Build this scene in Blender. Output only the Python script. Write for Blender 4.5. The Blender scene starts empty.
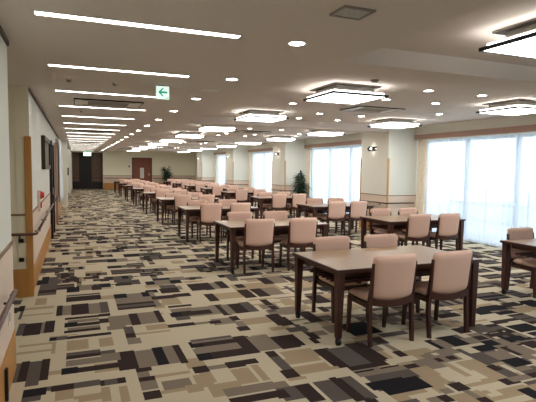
import bpy, bmesh, math, random
import numpy as np
from mathutils import Vector, Matrix
random.seed(7)
S = bpy.context.scene
C = S.collection
PI = math.pi

# ------------------------------------------------------------------ camera
F_PX, YAW, PITCH, ROLL, CAM_H = 479.83, 0.3823, -0.0690, 0.0130, 1.594
cam = bpy.data.cameras.new('camera')
cam.sensor_fit = 'HORIZONTAL'; cam.sensor_width = 36.0
cam.lens = 36.0 * F_PX / 536.0
cam.clip_start = 0.05; cam.clip_end = 400
co = bpy.data.objects.new('camera', cam); C.objects.link(co)
fw = Vector((math.sin(YAW)*math.cos(PITCH), math.cos(YAW)*math.cos(PITCH), math.sin(PITCH)))
rt = Vector((math.cos(YAW), -math.sin(YAW), 0)); up = rt.cross(fw)
r2 = rt*math.cos(ROLL) + up*math.sin(ROLL); u2 = -rt*math.sin(ROLL) + up*math.cos(ROLL)
co.matrix_world = Matrix(((r2.x, u2.x, -fw.x, 0), (r2.y, u2.y, -fw.y, 0), (r2.z, u2.z, -fw.z, CAM_H), (0, 0, 0, 1)))
S.camera = co
# ------------------------------------------------------------------ sky and exposure
w = bpy.data.worlds.new('overcast_sky'); S.world = w; w.use_nodes = True
bg = w.node_tree.nodes['Background']
bg.inputs['Color'].default_value = (0.82, 0.91, 1.0, 1); bg.inputs['Strength'].default_value = 1.6
S.view_settings.view_transform = 'Standard'; S.view_settings.look = 'None'
S.view_settings.exposure = 0.95; S.view_settings.gamma = 1.0; S.view_settings.use_curve_mapping = False
E_PANEL, E_SIDE, E_LINE, E_DOWN, E_EXIT = 7.0, 2.2, 9.0, 24.0, .42
WARM = (1.0, 0.93, 0.82)

# ------------------------------------------------------------------ materials
def lin(c):
    return tuple(((x/12.92) if x <= .04045 else ((x+.055)/1.055)**2.4) for x in [v/255 for v in c])
def mat(name, rgb, rough=.6, metal=0.0, var=0.06, scale=30, bump=0.0, spec=.4, stretch=None):
    m = bpy.data.materials.new(name); m.use_nodes = True
    nt = m.node_tree; b = nt.nodes['Principled BSDF']
    b.inputs['Roughness'].default_value = rough; b.inputs['Metallic'].default_value = metal
    b.inputs['Specular IOR Level'].default_value = spec
    c = lin(rgb)
    tc = nt.nodes.new('ShaderNodeTexCoord'); nz = nt.nodes.new('ShaderNodeTexNoise')
    nz.inputs['Scale'].default_value = scale; nz.inputs['Detail'].default_value = 4
    if stretch:
        mp = nt.nodes.new('ShaderNodeMapping'); mp.inputs['Scale'].default_value = stretch
        nt.links.new(tc.outputs['Object'], mp.inputs['Vector']); nt.links.new(mp.outputs['Vector'], nz.inputs['Vector'])
    else:
        nt.links.new(tc.outputs['Object'], nz.inputs['Vector'])
    mx = nt.nodes.new('ShaderNodeMix'); mx.data_type = 'RGBA'
    mx.inputs['A'].default_value = (*[x*(1-var) for x in c], 1); mx.inputs['B'].default_value = (*[min(1, x*(1+var)) for x in c], 1)
    nt.links.new(nz.outputs['Fac'], mx.inputs['Factor']); nt.links.new(mx.outputs['Result'], b.inputs['Base Color'])
    if bump:
        bp = nt.nodes.new('ShaderNodeBump'); bp.inputs['Strength'].default_value = bump; bp.inputs['Distance'].default_value = .003
        nt.links.new(nz.outputs['Fac'], bp.inputs['Height']); nt.links.new(bp.outputs['Normal'], b.inputs['Normal'])
    return m
def emat(name, rgb, strength):
    m = bpy.data.materials.new(name); m.use_nodes = True
    nt = m.node_tree; b = nt.nodes['Principled BSDF']
    b.inputs['Base Color'].default_value = (*rgb, 1)
    b.inputs['Emission Color'].default_value = (*rgb, 1); b.inputs['Emission Strength'].default_value = strength
    return m
M = {}
M['ceiling'] = mat('ceiling_plaster', (222, 212, 204), .95, var=.02, scale=60, spec=.1)
M['wall'] = mat('cream_wallpaper', (226, 225, 213), .85, var=.03, scale=80, bump=.05, spec=.2)
M['wallfar_brightened'] = mat('cream_wallpaper_brightened', (246, 242, 218), .85, var=.03, scale=80, spec=.2)  # cream wallpaper with the far wall's stronger light put into its colour
M['wainscot'] = mat('pinkish_wainscot_paper', (222, 202, 182), .8, var=.03, scale=80, spec=.2)
M['beige'] = mat('beige_wallpaper', (236, 228, 204), .85, var=.03, scale=80, spec=.2)
M['oak'] = mat('honey_oak', (190, 136, 74), .45, var=.12, scale=6, stretch=(8, 8, .6))
M['rail'] = mat('brown_handrail_wood', (88, 54, 42), .4, var=.1, scale=10)
M['dado'] = mat('brown_dado_strip', (140, 108, 82), .5)
M['darkwood'] = mat('dark_stained_wood', (68, 37, 29), .35, var=.2, scale=8, stretch=(6, 6, .5))
M['tabletop'] = mat('light_beech_laminate', (154, 125, 93), .32, var=.07, scale=4, stretch=(.6, 10, 10), spec=.5)
M['fabric'] = mat('pink_beige_fabric', (224, 188, 170), .8, var=.05, scale=90, bump=.1, spec=.2)
M['shadowgap'] = mat('painted_shadow_gap', (92, 82, 74), .7)
M['blackplastic'] = mat('black_rubber', (22, 22, 24), .5)
M['darkmetal'] = mat('dark_bronze_metal', (40, 36, 34), .4, .6)
M['whitemetal'] = mat('white_painted_metal', (225, 222, 215), .4)
M['grey'] = mat('grey_grille', (134, 126, 118), .5)
M['greymid'] = mat('grey_plastic', (150, 142, 132), .5)
M['valance'] = mat('rosy_wood_valance', (170, 136, 120), .5, var=.08, scale=8, stretch=(4, .5, 4))
M['drape'] = mat('patterned_drape', (242, 228, 208), .9, var=.18, scale=14)
M['whitecloth'] = mat('white_curtain_cloth', (228, 232, 234), .9)
M['alu'] = mat('window_aluminium', (196, 206, 218), .45, .3)
M['paleoak'] = mat('pale_oak', (200, 160, 112), .45, var=.1, scale=6, stretch=(8, 8, .6))
M['reddoor'] = mat('red_brown_door_wood', (134, 72, 48), .4, var=.15, scale=6, stretch=(8, 8, .6))
M['doorslit'] = mat('frosted_door_glass', (225, 222, 212), .3)
M['leaf'] = mat('dark_green_leaf', (42, 64, 42), .5, var=.35, scale=9)
M['stem'] = mat('brown_stem', (88, 66, 48), .8)
M['pot'] = mat('dark_planter', (62, 48, 42), .5)
M['soil'] = mat('dark_soil', (40, 30, 24), .95)
M['red'] = mat('red_alarm_plastic', (205, 30, 40), .35)
M['green'] = mat('green_sign_ink', (30, 150, 108), .5)
M['gold'] = mat('dull_gold_frame', (52, 42, 30), .45, .3, var=.3, scale=20)
M['picture'] = mat('dark_ochre_painting', (112, 98, 66), .6, var=.5, scale=9)
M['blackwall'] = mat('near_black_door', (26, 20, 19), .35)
M['brownpanel'] = mat('brown_wood_panel', (104, 80, 66), .35, var=.15, scale=5, stretch=(6, 6, .5))
M['concrete'] = mat('balcony_concrete', (190, 192, 192), .9)
M['hazy'] = mat('pale_hazy_facade', (205, 212, 220), .9)
M['hazywin'] = mat('hazy_dark_windows', (168, 178, 192), .6)
M['ground'] = mat('distant_town_ground', (182, 190, 192), .95, var=.2, scale=.05)
M['panel'] = emat('lit_panel_diffuser', (1.0, .98, .945), E_PANEL)
M['side'] = emat('lit_upper_diffuser', (1.0, .98, .945), E_SIDE)
M['line'] = emat('lit_line_diffuser', (1.0, .97, .93), E_LINE)
M['down'] = emat('lit_downlight_lens', (1.0, .95, .88), E_DOWN)
M['exitface'] = emat('lit_exit_sign_face', (.80, 1.0, .92), E_EXIT)
M['exitgreen'] = emat('lit_green_exit_face', (.55, .95, .72), 1.3)
M['arrow'] = emat('lit_green_arrow', (.02, .30, .17), .45)
M['bulb'] = emat('lit_sconce_lens', (1.0, .93, .82), 8.0)
def glass_mat():
    m = bpy.data.materials.new('window_glass'); m.use_nodes = True; nt = m.node_tree
    for n in list(nt.nodes): nt.nodes.remove(n)
    o = nt.nodes.new('ShaderNodeOutputMaterial'); mx = nt.nodes.new('ShaderNodeMixShader')
    t = nt.nodes.new('ShaderNodeBsdfTransparent'); t.inputs['Color'].default_value = (.93, .96, .97, 1)
    g = nt.nodes.new('ShaderNodeBsdfGlossy'); g.inputs['Roughness'].default_value = .03
    mx.inputs['Fac'].default_value = .06
    nt.links.new(t.outputs[0], mx.inputs[1]); nt.links.new(g.outputs[0], mx.inputs[2]); nt.links.new(mx.outputs[0], o.inputs[0])
    return m
def sheer_mat():
    m = bpy.data.materials.new('white_sheer_voile'); m.use_nodes = True; nt = m.node_tree
    for n in list(nt.nodes): nt.nodes.remove(n)
    o = nt.nodes.new('ShaderNodeOutputMaterial'); mx = nt.nodes.new('ShaderNodeMixShader'); m2 = nt.nodes.new('ShaderNodeMixShader')
    t = nt.nodes.new('ShaderNodeBsdfTransparent'); t.inputs['Color'].default_value = (.97, .985, 1, 1)
    tl = nt.nodes.new('ShaderNodeBsdfTranslucent'); tl.inputs['Color'].default_value = (.86, .90, .95, 1)
    d = nt.nodes.new('ShaderNodeBsdfDiffuse'); d.inputs['Color'].default_value = (.86, .89, .93, 1)
    m2.inputs['Fac'].default_value = .35; mx.inputs['Fac'].default_value = .66
    nt.links.new(tl.outputs[0], m2.inputs[1]); nt.links.new(d.outputs[0], m2.inputs[2])
    nt.links.new(t.outputs[0], mx.inputs[1]); nt.links.new(m2.outputs[0], mx.inputs[2]); nt.links.new(mx.outputs[0], o.inputs[0])
    return m
M['glass'] = glass_mat(); M['sheer'] = sheer_mat()

# ------------------------------------------------------------------ helpers
def box(bm, x0, y0, z0, x1, y1, z1):
    v = [bm.verts.new(p) for p in ((x0,y0,z0),(x1,y0,z0),(x1,y1,z0),(x0,y1,z0),(x0,y0,z1),(x1,y0,z1),(x1,y1,z1),(x0,y1,z1))]
    for f in ((3,2,1,0),(4,5,6,7),(0,1,5,4),(1,2,6,5),(2,3,7,6),(3,0,4,7)): bm.faces.new([v[i] for i in f])
def frustum(bm, p0, s0, p1, s1):
    vs = []
    for p, s in ((p0, s0), (p1, s1)):
        for a, b in ((-1,-1),(1,-1),(1,1),(-1,1)): vs.append(bm.verts.new((p[0]+a*s[0]/2, p[1]+b*s[1]/2, p[2])))
    for f in ((3,2,1,0),(4,5,6,7),(0,1,5,4),(1,2,6,5),(2,3,7,6),(3,0,4,7)): bm.faces.new([vs[i] for i in f])
def chain(bm, pts, sizes):
    rings = []
    for p, s in zip(pts, sizes):
        rings.append([bm.verts.new((p[0]+a*s[0]/2, p[1]+b*s[1]/2, p[2])) for a, b in ((-1,-1),(1,-1),(1,1),(-1,1))])
    bm.faces.new(rings[0][::-1]); bm.faces.new(rings[-1])
    for r, q in zip(rings, rings[1:]):
        for i in range(4): bm.faces.new((r[i], r[(i+1)%4], q[(i+1)%4], q[i]))
def cyl(bm, p, r, h, axis='z', n=16, r2=None):
    r2 = r if r2 is None else r2
    A, B = [], []
    for i in range(n):
        a = 2*PI*i/n; c, s = math.cos(a), math.sin(a)
        for L, rr, hh in ((A, r, 0), (B, r2, h)):
            o = {'z': (c*rr, s*rr, hh), 'x': (hh, c*rr, s*rr), 'y': (s*rr, hh, c*rr)}[axis]
            L.append(bm.verts.new((p[0]+o[0], p[1]+o[1], p[2]+o[2])))
    bm.faces.new(A[::-1]); bm.faces.new(B)
    for i in range(n): bm.faces.new((A[i], A[(i+1)%n], B[(i+1)%n], B[i]))
def tube(bm, pts, r, n=8):
    rings = []
    for i, p in enumerate(pts):
        p = Vector(p); a = Vector(pts[max(0, i-1)]); b = Vector(pts[min(len(pts)-1, i+1)])
        t = (b-a).normalized(); q = Vector((0,0,1)) if abs(t.z) < .9 else Vector((1,0,0))
        u = t.cross(q).normalized(); v = u.cross(t)
        rings.append([bm.verts.new(p + (u*math.cos(2*PI*k/n) + v*math.sin(2*PI*k/n))*r) for k in range(n)])
    bm.faces.new(rings[0]); bm.faces.new(rings[-1][::-1])
    for A, B in zip(rings, rings[1:]):
        for k in range(n): bm.faces.new((A[k], B[k], B[(k+1)%n], A[(k+1)%n]))
def ring_frame(bm, x0, y0, x1, y1, z0, z1, t):
    box(bm, x0, y0, z0, x1, y0+t, z1); box(bm, x0, y1-t, z0, x1, y1, z1)
    box(bm, x0, y0+t, z0, x0+t, y1-t, z1); box(bm, x1-t, y0+t, z0, x1, y1-t, z1)
def obj(name, bm, m, parent=None, smooth=False, bevel=0, loc=None, mats=None):
    bmesh.ops.recalc_face_normals(bm, faces=bm.faces)
    if bevel:
        bmesh.ops.bevel(bm, geom=list(bm.edges), offset=bevel, segments=2, affect='EDGES', clamp_overlap=True)
    me = bpy.data.meshes.new(name); bm.to_mesh(me); bm.free()
    for mm in (mats or [m]): me.materials.append(M[mm] if isinstance(mm, str) else mm)
    if smooth:
        me.polygons.foreach_set('use_smooth', [True]*len(me.polygons))
    o = bpy.data.objects.new(name, me); C.objects.link(o)
    if loc: o.location = loc
    if parent: o.parent = parent
    return o
def boxobj(name, b, m, parent=None, bevel=0):
    bm = bmesh.new(); box(bm, *b); return obj(name, bm, m, parent, bevel=bevel)
def tag(o, label, cat, group=None):
    o['label'] = label; o['category'] = cat
    if group: o['group'] = group
    return o
def thing(name, label, cat, loc=(0,0,0), rz=0, group=None):
    o = bpy.data.objects.new(name, None); C.objects.link(o)
    o.empty_display_size = .1; o.location = loc; o.rotation_euler = (0, 0, rz)
    return tag(o, label, cat, group)
def struct(o):
    o['kind'] = 'structure'; return o
def dup(root, loc, rz, label, group=None):
    r = root.copy(); C.objects.link(r); r.location = loc; r.rotation_euler = (0, 0, rz); r['label'] = label
    if group: r['group'] = group
    for ch in list(root.children):
        c = ch.copy(); C.objects.link(c); c.parent = r
        for g in list(ch.children):
            d = g.copy(); C.objects.link(d); d.parent = c
    return r
ORD = ['first','second','third','fourth','fifth','sixth','seventh','eighth','ninth','tenth','eleventh','twelfth','thirteenth','fourteenth',
       'fifteenth','sixteenth','seventeenth','eighteenth','nineteenth','twentieth']

# ------------------------------------------------------------------ dimensions
ZC, ZR = 2.517, 2.677            # main ceiling, raised bays
XL, XW = -0.5, 8.12               # corridor wall, window wall
YB, YF = -2.5, 34.5              # back wall, far wall
XP = 7.2                         # room face of the pillars
PIL = [(3.65+6.3*k, 4.88+6.3*k) for k in range(0, 5)]
BEAM = [(3.68+6.3*k, 4.15+6.3*k) for k in range(-1, 5)]

# ------------------------------------------------------------------ floor
def carpet():
    xs = np.concatenate([np.arange(-2.3, -.6, .1), np.arange(-.6, 6.3, .03), np.arange(6.3, XW+.25, .06)])
    ys = np.concatenate([np.arange(YB, 2.1, .08), np.arange(2.1, 8, .025), np.arange(8, YF+.9, .05)])
    nx, ny = len(xs)-1, len(ys)-1
    rng = np.random.RandomState(11)
    pal = [lin(c) for c in PALETTE]
    g = np.zeros((ny, nx), int)
    xc, yc = (xs[:-1]+xs[1:])/2, (ys[:-1]+ys[1:])/2
    def rect(xa, ya, xb, yb, k):
        i0, i1 = np.searchsorted(xc, (xa, xb)); j0, j1 = np.searchsorted(yc, (ya, yb))
        g[j0:j1, i0:i1] = k
    U = rng.uniform
    for _ in range(int(11*38*3.4)):                      # tan patches on the cream ground
        x, y = U(-2.3, XW), U(YB, YF); a, b = (U(.12, .3), U(.08, .25)) if rng.rand() < .7 else (U(.2, .5), .05)
        rect(x, y, x+a, y+b, 1)
    for j, y in enumerate(np.arange(YB, YF, .43)):       # woven blocks with dark bands
        for x in np.arange(-2.3, XW, .44):
            if rng.rand() > .93: continue
            x_, y_ = x+U(-.12, .12)+(j % 2)*.22, y+U(-.1, .1)
            W, H = U(.24, .46), U(.16, .38); base = rng.choice([2, 3, 3]); kind = rng.choice(['V', 'H', 'S'])
            rect(x_, y_, x_+W, y_+H, base)
            if kind == 'V':
                p = x_+U(0, .08)
                while p < x_+W-.04:
                    t = U(.05, .12); rect(p, y_, min(p+t, x_+W), y_+H, rng.choice([4, 4, 5])); p += t+U(.07, .16)
            elif kind == 'H':
                p = y_
                while p < y_+H-.03:
                    t = U(.04, .08); rect(x_, p, x_+W, p+t, rng.choice([4, 4, 5])); p += t+U(.05, .10)
            else:
                c = x_+W*U(.35, .65); rect(x_, y_, c, y_+H, rng.choice([4, 5]))
            if rng.rand() < .75:                         # a narrow run of dark and taupe pieces
                k = rng.choice([4, 4, 5]); L = U(.18, .4)
                if rng.rand() < .5:
                    p, q = x_+W*U(.1, .8), y_-L
                    rect(p, q, p+.075, q+L, 2); rect(p, q, p+.075, q+L*.3, k); rect(p, q+L*.75, p+.075, q+L, k)
                else:
                    p, q = x_+W, y_+H*U(.1, .8)
                    rect(p, q, p+L, q+.05, 2); rect(p, q, p+L*.3, q+.05, k); rect(p+L*.7, q, p+L, q+.05, k)
    for (xa, ya, xb, yb) in ((-.6, 2.0, 3.6, 4.0), (-.6, 4.0, 3.0, 6.6)): rect(xa, ya, xb, yb, 0)
    for _ in range(90):
        x, y = U(-.6, 4.6), U(2.1, 6.5); a, b = (U(.1, .26), U(.07, .2)) if rng.rand() < .6 else (U(.2, .45), .045)
        rect(x, y, x+a, y+b, 1 if rng.rand() < .8 else 2)
    for _ in range(150):
        x, y = U(1.9, 3.7), U(2.2, 6.5); a, b = (U(.12, .3), U(.08, .22)) if rng.rand() < .7 else (U(.2, .45), .05)
        rect(x, y, x+a, y+b, rng.choice([1, 1, 2, 2, 3]))
    for xa, ya, xb, yb, k in TRACED:
        e = .014 if k > 1 and yb-ya < .12 else (.008 if k > 3 else 0); e2 = .01 if k > 3 and xb-xa < .12 else 0
        rect(xa-e2, ya-e, xb+e2, yb+e, k)
    V = np.zeros((ny+1, nx+1, 3), np.float32); V[..., 0] = xs[None, :]; V[..., 1] = ys[:, None]
    idx = np.arange((ny+1)*(nx+1)).reshape(ny+1, nx+1)
    Q = np.stack([idx[:-1, :-1], idx[:-1, 1:], idx[1:, 1:], idx[1:, :-1]], -1).reshape(-1)
    me = bpy.data.meshes.new('floor'); me.vertices.add((nx+1)*(ny+1)); me.vertices.foreach_set('co', V.reshape(-1))
    n = nx*ny; me.loops.add(4*n); me.loops.foreach_set('vertex_index', Q.astype(np.int32))
    me.polygons.add(n); me.polygons.foreach_set('loop_start', np.arange(n, dtype=np.int32)*4)
    me.update(calc_edges=True)
    a = me.attributes.new('yarn', 'FLOAT_COLOR', 'FACE')
    col = np.ones((n, 4), np.float32); col[:, :3] = np.array(pal, np.float32)[g.reshape(-1)]
    a.data.foreach_set('color', col.reshape(-1))
    m = bpy.data.materials.new('patchwork_carpet'); m.use_nodes = True; nt = m.node_tree; b = nt.nodes['Principled BSDF']
    b.inputs['Roughness'].default_value = .95; b.inputs['Specular IOR Level'].default_value = .1
    at = nt.nodes.new('ShaderNodeAttribute'); at.attribute_name = 'yarn'
    nz = nt.nodes.new('ShaderNodeTexNoise'); nz.inputs['Scale'].default_value = 140; nz.inputs['Detail'].default_value = 2
    tc = nt.nodes.new('ShaderNodeTexCoord'); nt.links.new(tc.outputs['Object'], nz.inputs['Vector'])
    mr = nt.nodes.new('ShaderNodeMapRange'); mr.inputs['To Min'].default_value = .78; mr.inputs['To Max'].default_value = 1.22
    nt.links.new(nz.outputs['Fac'], mr.inputs['Value'])
    mx = nt.nodes.new('ShaderNodeMix'); mx.data_type = 'RGBA'; mx.blend_type = 'MULTIPLY'; mx.inputs['Factor'].default_value = 1
    nt.links.new(at.outputs['Color'], mx.inputs['A']); nt.links.new(mr.outputs['Result'], mx.inputs['B'])
    nt.links.new(mx.outputs['Result'], b.inputs['Base Color'])
    me.materials.append(m)
    o = bpy.data.objects.new('floor', me); C.objects.link(o); return struct(o)
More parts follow.
